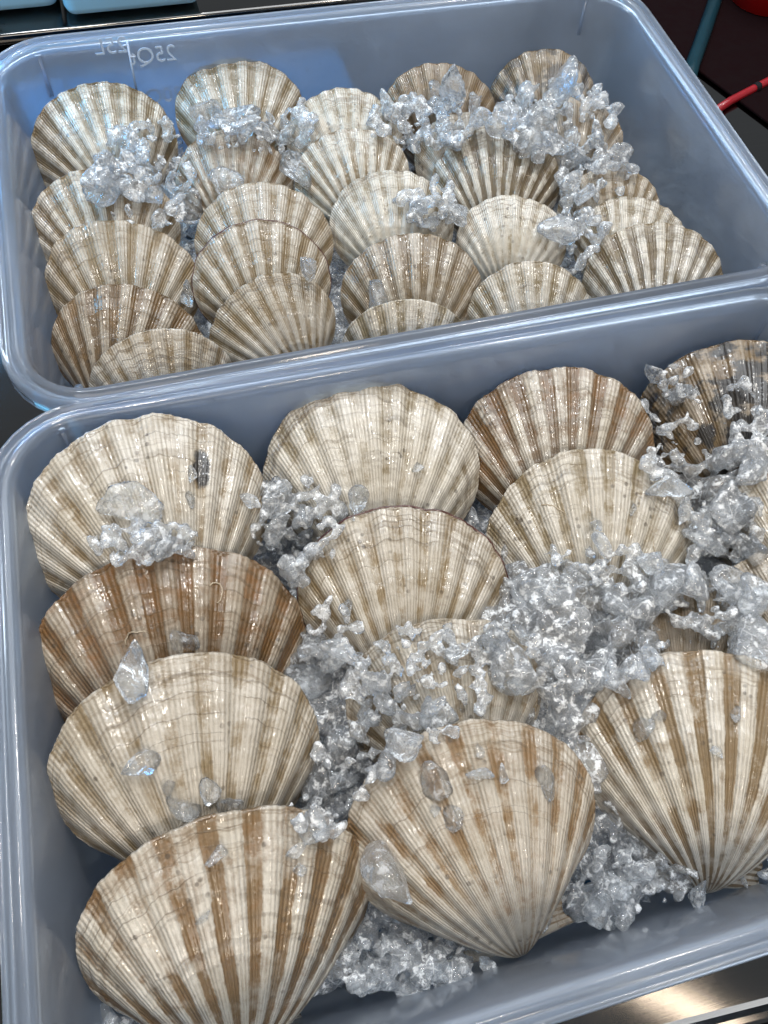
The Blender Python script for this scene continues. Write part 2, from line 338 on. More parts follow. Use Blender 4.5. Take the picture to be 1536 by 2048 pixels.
def text_part(txt, size, parent, loc, rot, mat, name='scale_mark', flip=False):
    cu = bpy.data.curves.new(name, 'FONT'); cu.body = txt; cu.size = size; cu.extrude = 0.00025; cu.align_x = 'CENTER'; cu.align_y = 'CENTER'
    o = bpy.data.objects.new(name, cu); col.objects.link(o); o.parent = parent; o.location = loc; o.rotation_euler = rot
    if flip: o.scale.x = -1
    cu.materials.append(mat); bpy.context.view_layer.update()
    me = bpy.data.meshes.new_from_object(o.evaluated_get(bpy.context.evaluated_depsgraph_get())); me.name = name
    q = bpy.data.objects.new(name, me); col.objects.link(q); q.parent = parent; q.location = loc; q.rotation_euler = rot; q.scale = o.scale
    bpy.data.objects.remove(o); return q
def on_back_wall(px, py):
    """point on the outer face of the far wall of the back tub, in tub coordinates"""
    r = ray(px, py); y1 = BY1 + 0.003
    t = y1 / r[1]; p = CAM + r * t
    for _ in range(4):
        y = BY1 - 0.0020 - TAPER * (RIM - p[2]) / RIM * 0.95; t = y / r[1]; p = CAM + r * t
    return (p[0] - (BX0 + BX1) / 2, p[1] - (BY0 + BY1) / 2 + 0.0004, p[2])
ROTB = (math.radians(90 + 5), 0, math.radians(180))
for t, px, py, sz in (('25L', 222, 94, 0.0150), ('25Qt', 306, 112, 0.0150), ('20Qt', 322, 193, 0.0150)):
    text_part(t, sz, tubB, on_back_wall(px, py), ROTB, M_MARK)
def wall_bar(p0, p1, wd):
    a, b = on_back_wall(*p0), on_back_wall(*p1)
    v, f = tube_geo([a, b], wd / 2, 6); mesh_obj('scale_mark', v, f, M_MARK, tubB)
wall_bar((254, 84), (275, 190), 0.0016); wall_bar((245, 92), (255, 91), 0.0014); wall_bar((260, 115), (271, 114), 0.0014)
wall_bar((277, 196), (287, 195), 0.0014)
# short moulded ribs inside the corners
def stack_rib(root, x, y, z0, z1):
    v, f = tube_geo([(x, y, z0), (x, y, z0 + 0.001), (x, y + 0.002, z1)], [0.0008, 0.0022, 0.0022], 8)
    mesh_obj('stacking_rib', v, f, M_TUB, root)
for root in (tubB, tubF):
    for sx in (-1, 1):
        stack_rib(root, sx * (TW / 2 - 0.024), TD / 2 - 0.0030, RIM - 0.034, RIM - 0.006)
        stack_rib(root, sx * (TW / 2 - 0.024), -TD / 2 + 0.0030, RIM - 0.034, RIM - 0.006)
# printed sticker on the left wall of the front tub (seen through the plastic)
WTILT = math.atan(TAPER / RIM)
def on_left_wall(px, py):
    r = ray(px, py); X = FCX - TW / 2
    p = CAM + r * (X / r[0])
    for _ in range(5):
        X = FCX - TW / 2 + TAPER * (RIM - p[2]) / RIM + 0.0036 * -1; p = CAM + r * (X / r[0])
    q = Matrix.Rotation(-FRZ, 3, 'Z') @ Vector((p[0] - FCX, p[1] - FCY, p[2])); return q
ROTL = (math.radians(90), 0, math.radians(90))
lp = on_left_wall(111, 1535)
text_part('OVERTHOR', 0.0120, tubF, lp, (math.radians(90) , 0, math.radians(90)), M_INK, 'printed_text', flip=False)
def wall_patch(name, px, py, ly, lz, mat, ring=False):
    p = on_left_wall(px, py); N = 20; V = []; F = []
    if ring:
        for k in range(N):
            a = 2 * math.pi * k / N
            for s_ in (1.0, 0.82): V.append((p[0] + 0.0003, p[1] + ly / 2 * s_ * math.cos(a), p[2] + lz / 2 * s_ * math.sin(a)))
        for k in range(N): F.append((2 * k, 2 * k + 1, (2 * k + 3) % (2 * N), (2 * k + 2) % (2 * N)))
    else:
        V, F = box_geo(p[0], p[1], p[2], 0.0004, ly, lz)
    return mesh_obj(name, V, F, mat, tubF, smooth=False)
wall_patch('printed_bar', 115, 1510, 0.030, 0.0026, M_INK)
wall_patch('printed_emblem', 132, 1675, 0.016, 0.009, M_INK, True); wall_patch('printed_bar', 133, 1683, 0.004, 0.005, M_INK)
wall_patch('printed_bar', 140, 1730, 0.012, 0.005, M_GINK)
wall_patch('printed_emblem', 146, 1782, 0.015, 0.010, M_INK, True)
text_part('20 25', 0.0050, tubF, on_left_wall(146, 1782) + Vector((0.0005, 0, 0)), ROTL, M_INK, 'printed_text')

# blue drain tray lying on the floor of each tub
for root, lab in ((tubB, 'blue plastic drain tray at the bottom of the back tub'), (tubF, 'blue plastic drain tray at the bottom of the front tub')):
    V = []; F = []
    ring = rrect(TW - 2 * TAPER - 0.026, TD - 2 * TAPER - 0.026, 0.02)
    n = len(ring)
    for o, z in ((0, FLOORZ + 0.0015), (0, FLOORZ + 0.010), (-0.003, FLOORZ + 0.010), (-0.004, FLOORZ + 0.005)):
        rr = rrect(TW - 2 * TAPER - 0.026 + 2 * o, TD - 2 * TAPER - 0.026 + 2 * o, 0.02 + o); V += [(x, y, z) for x, y in rr]
    for i in range(3):
        for k in range(n): F.append((i * n + k, i * n + (k + 1) % n, (i + 1) * n + (k + 1) % n, (i + 1) * n + k))
    F.append(tuple(range(3 * n, 4 * n))); F.append(tuple(reversed(range(n))))
    o = mesh_obj('drain_tray', V, F, M_BLUE, None, smooth=False); o.location = root.location; o.rotation_euler = root.rotation_euler
    tag(o, lab, 'tray')

# ------------------------------------------------------------------ scallops
def snoise(rng, k=6, lo=1.0, hi=9.0):
    fr = rng.uniform(lo, hi, k); ph = rng.uniform(0, 6.28, k); am = rng.uniform(0.4, 1, k); am /= am.sum()
    return lambda x: sum(a * np.sin(f_ * x + p) for a, f_, p in zip(am, fr, ph))
DD, RR, KK = 0.66, 0.5, 0.84
THE = math.asin(RR / DD) * 0.996
def valve_geo(W, N, seed, nu, nv, dome, amp, upper=True):
    rng = np.random.default_rng(seed)
    ph = np.linspace(-math.pi / 2, math.pi / 2, nu); s = np.sin(ph) * 0.985 + 0.015 * ph / (math.pi / 2)
    th = THE * s
    R = DD * np.cos(th) + np.sqrt(np.maximum(RR ** 2 - (DD * np.sin(th)) ** 2, 0))
    u = s * N / 2
    rv = snoise(rng, 5, 2, 7)
    uu = u + 0.10 * rv(s * 2)
    c = np.cos(2 * math.pi * uu); cr = np.tanh(1.7 * c) / math.tanh(1.7)
    f1, f2, f3 = snoise(rng, 6, 3, 12), snoise(rng, 8, 30, 90), snoise(rng, 5, 1, 4)
    R = R * (1 + 0.0028 * cr * (1 - s ** 4) + 0.009 * f1(s * 3) + 0.006 * f2(s * 2) + 0.020 * f3(s * 2))
    rho = np.linspace(0.02, 1, nv) ** 0.92
    Z = np.zeros((nv, nu)); 
    prof = lambda q: np.minimum(q / 0.93 + 0.0, 1) ** 0.47 * np.maximum(1 - q ** 1.75, 0) ** 1.12
    pm = prof(np.linspace(0, 1, 200)).max()
    w = np.maximum(1 - np.abs(s) ** 2.3, 0) ** 0.55
    P = rho[:, None]
    Z = dome * prof(P) / pm * w[None, :] * (1 + 0.04 * f3(s * 3)[None, :])
    taper = (1 - np.abs(s) ** 6)[None, :]
    Z = Z + amp * cr[None, :] * P ** 0.75 * (1 - 0.6 * P ** 7) * taper * (0.85 + 0.15 * f1(s * 5))[None, :]
    if upper:
        for vk in np.concatenate([rng.uniform(0.45, 0.86, 3), rng.uniform(0.86, 0.975, 3)]):
            fw = snoise(rng, 5, 2, 14)
            edge = vk + 0.012 * fw(s * 2.5) + 0.006 * cr
            st = 1 / (1 + np.exp((P - edge[None, :]) / 0.0045))
            bulge = np.exp(-((P - edge[None, :] + 0.010) / 0.010) ** 2)
            Z += rng.uniform(0.0014, 0.0042) * (st - 1) * taper * 0.8 + rng.uniform(0.0018, 0.0055) * bulge * (0.6 + 0.4 * fw(s * 6))[None, :]
        fn = snoise(rng, 7, 6, 30)
        Z += 0.0022 * fn(s * 3)[None, :] * np.sin(P * 9 + 3 * f1(s))
        Z += 0.004 * P ** 14 * f1(s * 6)[None, :]
    spread = 0.93 + 0.07 * P
    X = P * R[None, :] * np.sin(th[None, :] * spread) / 1.0
    Y = (P * R[None, :] * np.cos(th[None, :] * spread) - DD) * KK
    VV = np.stack([X, Y, Z], -1).reshape(-1, 3)
    UV = np.stack([np.broadcast_to(uu[None, :], X.shape), np.broadcast_to(P, X.shape)], -1).reshape(-1, 2)
    rows = nv
    if upper:   # thickness lip folding under the margin
        e = VV[(nv - 1) * nu:].copy(); e[:, 2] -= 0.012; e[:, :2] *= 0.997
        e2 = e.copy(); e2[:, :2] *= 0.94; e2[:, 2] += 0.004
        VV = np.concatenate([VV, e, e2]); UV = np.concatenate([UV, UV[-nu:], UV[-nu:]]); rows += 2
    F = []
    for j in range(rows - 1):
        a = j * nu
        F += [(a + i, a + i + 1, a + nu + i + 1, a + nu + i) for i in range(nu - 1)]
    VV = VV * W
    if not upper: VV[:, 2] *= -1; F = [tuple(reversed(f)) for f in F]
    return VV, [tuple(reversed(f)) for f in F], UV

def ear_geo(W, side, seed):
    rng = np.random.default_rng(seed); yu = -DD * KK
    nx, ny = 9, 9; V = []; UV = []
    for top in (1, 0):
        for j in range(ny):
            for i in range(nx):
                a, b = i / (nx - 1), j / (ny - 1)
                x0 = 0.02 + 0.155 * b; x1 = 0.235 - 0.02 * b + 0.012 * math.sin(b * 5 + seed)
                x = x0 + (x1 - x0) * a; y = yu + 0.012 + 0.145 * b * (1 - 0.22 * a)
                z = 0.010 * (1 - a) + 0.0035 * math.cos(b * 26 + a * 3) - 0.012 * (1 - top)
                V.append((side * x * W, y * W, z * W)); UV.append((b * 5, 0.6 + 0.3 * a))
    F = []
    for t in range(2):
        for j in range(ny - 1):
            for i in range(nx - 1):
                k = t * nx * ny + j * nx + i; q = (k, k + 1, k + nx + 1, k + nx)
                F.append(q if (t == 0) == (side > 0) else tuple(reversed(q)))
    m = nx * ny
    edge = [i for i in range(nx)] + [j * nx + nx - 1 for j in range(1, ny)] + [(ny - 1) * nx + i for i in range(nx - 2, -1, -1)] + [j * nx for j in range(ny - 2, 0, -1)]
    for a, b in zip(edge, edge[1:] + edge[:1]):
        F.append((a, m + a, m + b, b) if side > 0 else (b, m + b, m + a, a))
    return V, F, UV

def orient(center, tilt, az, alpha):
    """frame with local z leaning 'tilt' from vertical toward the viewer side; local y projects to image angle alpha (deg from up, + right)"""
    h = np.array([center[0], center[1], 0.0]) - np.array([CAM[0], CAM[1] - 0.25, 0]); h /= np.linalg.norm(h)
    a = math.radians(az); h = np.array([h[0] * math.cos(a) - h[1] * math.sin(a), h[0] * math.sin(a) + h[1] * math.cos(a), 0])
    t = math.radians(tilt); n = np.array([0, 0, math.cos(t)]) - h * math.sin(t)
    y0 = h - n * h.dot(n); y0 /= np.linalg.norm(y0); x0 = np.cross(y0, n)
    best = None; c0 = proj(center)
    for k in range(-220, 221):
        sp = math.radians(k * 0.5); y = y0 * math.cos(sp) + x0 * math.sin(sp)
        q = proj(center + y * 0.01) - c0; d = math.degrees(math.atan2(q[0], -q[1])) - alpha
        if best is None or abs(d) < best[0]: best = (abs(d), y)
    y = best[1]; x = np.cross(y, n)
    return Matrix(((x[0], y[0], n[0], center[0]), (x[1], y[1], n[1], center[1]), (x[2], y[2], n[2], center[2]), (0, 0, 0, 1)))

def worm_tubes(root, W, seed, k, dome):
    """small chalky tube-worm casings stuck on the shell"""
    rng = random.Random(seed)
    bvh_obj = root['_valve'] if False else None
    for _ in range(k):
        x, y = rng.uniform(-0.28, 0.28), rng.uniform(0.02, 0.30); an = rng.uniform(0, 6.28); pts = []
        for i in range(9):
            pts.append((x * W, y * W)); an += rng.uniform(-0.2, 0.75) * rng.choice((1, 1, 1, -0.4)); x += 0.014 * math.cos(an); y += 0.014 * math.sin(an)
        yield pts

def wall_gap(M, W, tub):
    a = np.linspace(0, 2 * math.pi, 40); pts = [(0.5 * W * math.cos(t), 0.42 * W * math.sin(t), 0) for t in a] + [(0, -DD * KK * W, 0)]
    inv = (Matrix.Translation(tub.location) @ Matrix.Rotation(tub.rotation_euler.z, 4, 'Z')).inverted(); worst = -1
    for p in pts:
        q = inv @ (M @ Vector(p)); ins = TAPER * (RIM - min(q.z, RIM)) / RIM
        if q.z < RIM + 0.001: worst = max(worst, abs(q.x) - (TW / 2 - ins), abs(q.y) - (TD / 2 - ins))
    return worst
SC = []
def scallop(px, py, wpx, alpha, z, tilt, label, group, az=0, stain=0.4, band=0.3, tint=0.2, rust=0.3, black=0.0, N=13, smudge=None, tol=0.003, worms=0, mantle=False, dome=0.225, res=1.0):
    seed = len(SC) + 11; rng = random.Random(seed)
    for k in range(26):          # settle inside the tub: lift off the sloping walls, at most a little smaller
        c = at(px, py, z); W = wpx * proj(c)[2] / FPX
        M = orient(c, tilt, az, alpha)
        pen = wall_gap(M, W, tubB if group == GB else tubF)
        if pen < tol: break
        if k < 9: z += 0.003
        elif k < 13: wpx *= 0.98
        else:
            c_t = (tubB if group == GB else tubF).location; q = proj(c + (np.array(c_t) - c) * np.array([0.03, 0.03, 0])); px, py = q[0], q[1]
    root = empty('scallop'); root.matrix_world = M
    tag(root, label, 'scallop', group)
    N = N + rng.choice((-1, 0, 0, 1, 1)); dome *= rng.uniform(0.9, 1.07)
    V, F, UV = valve_geo(W / W, N, seed, int(150 * res), int(84 * res), dome, 0.0115)
    uvv = UV + np.array([0, 0])
    up = mesh_obj('upper_valve', V * W, F, M_SHELL, root, uv=uvv)
    V2, F2, UV2 = valve_geo(1.0, N, seed, int(90 * res), 14, 0.035, 0.006, upper=False)
    V2[:, 2] -= 0.013; V2[:, :2] *= 0.992
    lo = mesh_obj('lower_valve', V2 * W, F2, M_SHELL, root, uv=UV2)
    parts = [up, lo]
    for sd in (-1, 1):
        v, f, uvx = ear_geo(W, sd, seed); parts.append(mesh_obj('ear', v, f, M_SHELL, root, uv=uvx))
    for p in parts:
        p['seed'] = seed * 3.17; p['stain'] = stain; p['band'] = band; p['tint'] = tint; p['rust'] = rust; p['black'] = black
        p['smu'] = smudge[0] if smudge else 0.0; p['smv'] = smudge[1] if smudge else 0.0; p['smk'] = 1.0 if smudge and p is up else 0.0
    if mantle:
        nu = int(150 * res); e = V[(int(84 * res) - 1) * nu:int(84 * res) * nu] * W
        e = e[8:-8:2]; e[:, 2] -= 0.011 * W; e[:, :2] *= 1.004
        v, f = tube_geo([tuple(q) for q in e], 0.0062 * W, 6); mesh_obj('mantle', v, f, M_MANTLE, root)
    if worms:
        grid = (V * W)
        for pts in worm_tubes(root, W, seed, worms, dome):
            P3 = []
            for x, y in pts:
                k = np.argmin((grid[:, 0] - x) ** 2 + (grid[:, 1] - y) ** 2); P3.append((x, y, grid[k, 2] + 0.0015 * W))
            v, f = tube_geo(P3, [0.0036 * W * (0.6 + 0.4 * i / 8) for i in range(len(P3))], 6); mesh_obj('tube_worm_casing', v, f, M_WORM, root)
    SC.append((root, W)); return root

GF, GB = 'large scallops in the front tub', 'small scallops in the back tub'
ZF, ZB = 0.156, 0.145
def F_(px, py, w, al, label, tilt=38, z=ZF, **k): return scallop(px, py, w, al, z, tilt, label, GF, res=1.15, **k)
def B_(px, py, w, al, label, tilt=None, z=ZB, **k):
    jr = random.Random(int(px * 7 + py)); al += jr.uniform(-6, 6); tilt = tilt or 47 + jr.uniform(-6, 6)
    k['stain'] = min(1.0, k.get('stain', .4) + (0.14 if k.get('stain', .4) > .35 else 0.04))
    return scallop(px, py, w, al, z, tilt, label, GB, res=0.85, **k)
# front tub
F_(300, 1040, 480, -20, 'white scallop with a black smudge and an ice slab on it, front tub corner', stain=.40, band=.30, tint=.06, rust=.35, smudge=(2.55, .80), tol=.005)
F_(745, 950, 440, -2, 'whitest big scallop against the back wall of the front tub', stain=.36, band=.12, tint=.0, rust=.1)
F_(1112, 900, 392, 2, 'golden brown scallop with white ribs and rusty dots, front tub', stain=.97, band=.50, tint=.14, rust=.85)
F_(1465, 850, 390, 0, 'darkest scallop with black patches in the far right of the front tub', stain=1.0, band=.58, tint=.60, rust=.35, black=1.0)
F_(1182, 1078, 418, 2, 'grey-white scallop with worm tubes near its edge, below the golden brown one', stain=.52, band=.18, tint=.05, rust=.1, worms=2)
F_(350, 1312, 535, -8, 'rich brown scallop with worm tubes along the left wall of the front tub', stain=.95, band=.62, tint=.55, rust=1.0, worms=2, tilt=41, z=.150, tol=.009)
F_(812, 1190, 425, 2, 'cream scallop with a dark red line of flesh along its top edge', stain=.45, band=.30, tint=.20, rust=.3, mantle=True)
F_(890, 1400, 400, -12, 'yellowish scallop half covered by crushed ice in the middle of the front tub', stain=.48, band=.35, tint=.15, rust=.35, tilt=32)
F_(382, 1520, 530, -8, 'pinkish white scallop with clear ice chips, above the nearest scallop', stain=.48, band=.28, tint=.25, rust=.3, tilt=40, z=.166, tol=.006)
F_(466, 1838, 590, -2, 'largest scallop nearest the viewer, white with rusty brown stripes', stain=.78, band=.42, tint=.06, rust=.8, tilt=47, z=.152, tol=.013)
F_(942, 1655, 520, -22, 'peach tan fan scallop leaning left at the front of the tub', stain=.48, band=.48, tint=.25, rust=.8, tilt=36)
F_(1412, 1510, 510, 2, 'white scallop with broad brown streaks at the right front of the tub', stain=.74, band=.44, tint=.0, rust=.5, tilt=36)
F_(1590, 1060, 340, -8, 'pale scallop cut by the right picture edge beside the dark one', stain=.4, band=.2, tint=.1, rust=.2, mantle=True)
F_(1590, 1225, 330, -15, 'cream scallop rim peeking in at the right picture edge over the ice', stain=.5, band=.3, tint=.3, rust=.3)
F_(1385, 1300, 330, 15, 'tan scallop mostly buried under the big ice heap on the right', stain=.4, band=.3, tint=.6, rust=.4, z=0.145, tilt=30)
# back tub
B_(1083, 200, 212, 0, 'dark brown striped scallop in the far right corner of the back tub', stain=.9, band=.55, tint=.6, rust=.3, black=.7)
B_(880, 235, 230, 0, 'brown scallop against the far wall of the back tub', stain=.85, band=.6, tint=.8, rust=.45)
B_(485, 235, 258, -3, 'beige scallop against the far wall of the back tub, left of centre', stain=.62, band=.45, tint=.35, rust=.2)
B_(690, 285, 235, 0, 'white scallop with brown specks behind the middle ice of the back tub', stain=.32, band=.25, tint=.05, rust=.2)
B_(212, 300, 285, -15, 'large ribbed scallop in the far left corner of the back tub', stain=.75, band=.25, tint=.10, rust=.15)
B_(1138, 290, 212, 5, 'cream scallop under ice along the right wall of the back tub', stain=.4, band=.4, tint=.4, rust=.4)
B_(930, 320, 205, 0, 'pale pink scallop edge showing over ice behind the striped scallop', stain=.3, band=.3, tint=.2)
B_(705, 365, 235, -8, 'white ribbed scallop below the ice in the middle of the back tub', stain=.55, band=.2, tint=.05, rust=.3)
B_(470, 370, 235, -5, 'rusty stained scallop under ice in the left half of the back tub', stain=.75, band=.55, tint=.35, rust=.6)
B_(990, 372, 258, 0, 'olive and white striped scallop with worm tubes in the back tub', stain=.85, band=.2, tint=.0, rust=.1, worms=2)
B_(215, 460, 285, -12, 'brown banded white scallop second along the left wall of the back tub', stain=.60, band=.40, tint=.15, rust=.35)
B_(1215, 425, 200, 5, 'small brown edged scallop beside the right wall of the back tub', stain=.6, band=.4, tint=.3, rust=.3)
B_(785, 455, 250, -8, 'pale grey-white scallop with clean ribs in the centre of the back tub', stain=.34, band=.06, tint=.0, rust=.1)
B_(530, 490, 275, -6, 'cream scallop just behind another with a purple edge in the back tub', stain=.50, band=.4, tint=.35, rust=.3)
B_(1022, 490, 222, 8, 'brightest white scallop of the back tub', stain=.22, band=.03, tint=.0, rust=.1)
B_(1258, 492, 222, 8, 'white and green scallop behind the striped one at the right front', stain=.55, band=.1, tint=.0, rust=.05)
B_(250, 570, 298, -4, 'tan scallop with fine concentric rings along the left wall of the back tub', stain=.50, band=.55, tint=.42, rust=.3)
B_(525, 565, 275, -12, 'cream striped scallop with a purple edge left of the single ice lumps', stain=.60, band=.35, tint=.3, rust=.3, mantle=True)
B_(1305, 565, 275, 3, 'olive striped scallop at the right front corner of the back tub', stain=.80, band=.12, tint=.0, rust=.1)
B_(825, 592, 285, 2, 'brownish fan scallop at the centre front of the back tub', stain=.80, band=.45, tint=.35, rust=.35)
B_(1055, 630, 245, 5, 'small cream scallop right of the brownish fan at the front rim', stain=.50, band=.12, tint=.1, rust=.1)
B_(265, 705, 305, 12, 'dark brown streaked scallop in the near left corner of the back tub', stain=.90, band=.58, tint=.5, rust=.6, worms=2)
B_(548, 665, 260, -38, 'cream scallop turned to the left beside the single ice lumps', stain=.55, band=.25, tint=.3, rust=.3)
B_(812, 700, 262, 0, 'speckled greenish white scallop edge just above the near rim', stain=.50, band=.1, tint=.0, rust=.0, tilt=74, z=.152)
B_(330, 768, 285, -4, 'pale scallop in front of the dark brown streaked one at the near rim', stain=.35, band=.25, tint=.2, rust=.3, tilt=72, z=.152)

# ------------------------------------------------------------------ background things behind the tubs
def rounded_box(name, cx, cy_, z0, w, d, h, r, mat, parent=None, rz=0.0):
    V = []; F = []; prof = [(-r, 0), (-r * 0.3, r * 0.3), (0, r), (0, h - r), (-r * 0.3, h - r * 0.3), (-r, h)]
    for o, z in prof:
        rr = rrect(w + 2 * o, d + 2 * o, max(0.003, r * 1.6 + o), 6); n = len(rr)
        for x, y in rr: V.append((cx + x * math.cos(rz) - y * math.sin(rz), cy_ + x * math.sin(rz) + y * math.cos(rz), z0 + z))
    for i in range(len(prof) - 1):
        for k in range(n): F.append((i * n + k, i * n + (k + 1) % n, (i + 1) * n + (k + 1) % n, (i + 1) * n + k))
    F.append(tuple(reversed(range(n)))); F.append(tuple(range((len(prof) - 1) * n, len(prof) * n)))
    return mesh_obj(name, V, F, mat, parent)
YB = 0.80
pl = at(60, 40, 0.09); 
def box_between(px0, px1, pyb, label, zb, depth=0.22, h=0.16):
    a, b = at(px0, pyb, zb), at(px1, pyb - (px1 - px0) * 0.03, zb)
    root = empty('foam_box', ((a[0] + b[0]) / 2, a[1] + depth / 2, zb))
    o = rounded_box('box_body', 0, 0, 0, b[0] - a[0], depth, h, 0.008, M_FOAM, root)
    rounded_box('box_lid', 0, 0, h + 0.001, b[0] - a[0] + 0.006, depth + 0.006, 0.03, 0.006, M_FOAM, root)
    tag(root, label, 'foam box', 'pale boxes behind the tubs'); return root, a, b
fb1, a1, b1 = box_between(-140, 124, 42, 'pale blue box with grey printing at the top left', 0.02)
fb2, a2, b2 = box_between(134, 410, 38, 'plain pale blue box right of the printed one, behind the tub', 0.02)
for k, (dx, dz, w, h) in enumerate(((-0.012, 0.020, 0.016, 0.006), (-0.028, 0.024, 0.02, 0.004), (-0.02, 0.006, 0.03, 0.004), (-0.02, 0.014, 0.022, 0.0025))):
    v, f = box_geo((b1[0] - a1[0]) / 2 - 0.055 + dx, -0.1105, dz, w, 0.0006, h); mesh_obj('printed_mark', v, f, M_GREY, fb1, smooth=False)
shelf_p = at(60, 56, 0.012)
o = rounded_box('shelf_board', -0.15, a1[1] + 0.12, 0.004, 1.1, 0.30, 0.012, 0.003, M_STEEL); tag(o, 'steel board carrying the two pale boxes', 'shelf board')
bt = rounded_box('blue_crate', 0.0, BY1 + 0.075, 0.001, 0.34, 0.10, 0.10, 0.008, M_BLUE); tag(bt, 'blue crate seen blurred through the far wall of the back tub', 'crate')
# red cable, teal pipe, red mat, red bucket on the right
def px_tube(name, pts, rad, mat, parent=None, n=10):
    v, f = tube_geo([tuple(at(px, py, z)) for px, py, z in pts], rad, n); return mesh_obj(name, v, f, mat, parent)
rc = px_tube('red_cable', [(1430, 222, 0.005), (1460, 202, 0.005), (1510, 176, 0.005), (1560, 150, 0.005), (1640, 118, 0.005)], 0.0043, M_RED)
tag(rc, 'red cable lying on the dark counter right of the back tub', 'cable')
px_tube('cable_joint', [(1510, 176, 0.006), (1517, 172.5, 0.006)], 0.0050, M_BLACK, rc)
tp = px_tube('teal_pipe', [(1370, 190, 0.008), (1385, 130, 0.008), (1410, 60, 0.008), (1440, -30, 0.008)], 0.008, M_TEAL); tag(tp, 'dark teal pipe on the counter behind the right tub wall', 'pipe')
mt = at(1500, 90, 0.0); o = rounded_box('rubber_mat', mt[0] + 0.16, mt[1] + 0.02, 0.001, 0.50, 0.9, 0.003, 0.001, M_DARKRED, rz=0.35); tag(o, 'dark red rubber mat beyond the right side of the back tub', 'mat')
bk = at(1512, 2, 0.03)
V = []; F = []
for r_, z in ((0.040, 0.005), (0.044, 0.05), (0.047, 0.052), (0.047, 0.056), (0.043, 0.056), (0.038, 0.010)):
    for k in range(28): V.append((bk[0] + 0.045 + r_ * math.cos(k * math.pi / 14), bk[1] + 0.045 + r_ * math.sin(k * math.pi / 14), z))
for i in range(5):
    for k in range(28): F.append((i * 28 + k, i * 28 + (k + 1) % 28, (i + 1) * 28 + (k + 1) % 28, (i + 1) * 28 + k))
F.append(tuple(range(5 * 28, 6 * 28))); F.append(tuple(reversed(range(28))))
o = mesh_obj('red_bowl', V, F, M_REDP); tag(o, 'bright red plastic bowl at the top right corner', 'bowl')

# ------------------------------------------------------------------ ice
import bmesh
def ico(sub):
    bm = bmesh.new(); bmesh.ops.create_icosphere(bm, subdivisions=sub, radius=1.0)
    v = np.array([x.co[:] for x in bm.verts]); f = [tuple(q.index for q in p.verts) for p in bm.faces]; bm.free(); return v, f
ICO3, ICO2 = ico(4), ico(3)
def chunk_geo(seed, base, flat=1.0):
    rng = np.random.default_rng(seed); v, f = base
    npl = rng.integers(7, 12); nr = rng.normal(size=(npl, 3)); nr /= np.linalg.norm(nr, axis=1)[:, None]
    d = rng.uniform(0.32, 0.85, npl)
    dots = v @ nr.T; t = np.where(dots > 0.05, d[None, :] / np.maximum(dots, 0.05), 9.0)
    k = 22.0; rad = -np.log(np.exp(-k * np.minimum(t, 3)).sum(1) + np.exp(-k * 1.15)) / k
    g = np.zeros(len(v))
    for _ in range(7):
        w = rng.normal(size=3) * rng.uniform(2.0, 6.0); g += np.sin(v @ w + rng.uniform(0, 6.28)) * 0.022
    rad = np.maximum(rad + g, 0.25)
    sc = np.array([rng.uniform(0.85, 1.15), rng.uniform(0.65, 0.95), rng.uniform(0.5, 0.8) * flat])
    w = v * rad[:, None] * sc; w /= np.abs(w).max()
    return w, f
CH = []
for k in range(18):
    V, F = chunk_geo(100 + k, ICO3); me = bpy.data.meshes.new('ice_chunk')
    me.from_pydata([tuple(x) for x in V * 0.5], [], F); me.update(); me.polygons.foreach_set('use_smooth', [True] * len(me.polygons))
    me.materials.append(M_ICEC if k % 3 == 0 else M_ICE); CH.append(me)
V, F = chunk_geo(555, ICO3, 0.45); SLAB = bpy.data.meshes.new('ice_chunk'); SLAB.from_pydata([tuple(x) for x in V * 0.5], [], F); SLAB.update()
SLAB.polygons.foreach_set('use_smooth', [True] * len(SLAB.polygons)); SLAB.materials.append(M_ICE)

bpy.context.view_layer.update()
dg = bpy.context.evaluated_depsgraph_get()
def hit(px, py):
    """first shell surface (or the ice level inside the tubs) along the line of sight"""
    r = ray(px, py); d = Vector(r).normalized(); o = Vector(CAM)
    tub_y = 0.79 * U
    for _ in range(6):
        ok, loc, nor, _i, ob, _m = scene.ray_cast(dg, o, d)
        if not ok: break
        if ob.name.startswith(('upper_valve', 'ear', 'lower_valve', 'tube_worm', 'mantle')): break
        if ob.name.startswith(('counter', 'drain', 'floor')): ok = False; break
        o = loc + d * 0.0005
    lvl = ICE_F if py > 800 - (px - 0) * 0.15 else ICE_B
    q = Vector(at(px, py, lvl))
    if not ok or loc.z < lvl: return q, Vector((0, 0, 1))
    if nor.dot(d) > 0: nor = -nor
    return loc, nor
ICE_F, ICE_B = 0.127, 0.116
rnd = random.Random(7)
def rand_rot(r): return Matrix.Rotation(r.uniform(0, 6.28), 3, 'Z') @ Matrix.Rotation(r.uniform(0, 6.28), 3, 'X') @ Matrix.Rotation(r.uniform(0, 6.28), 3, 'Y')
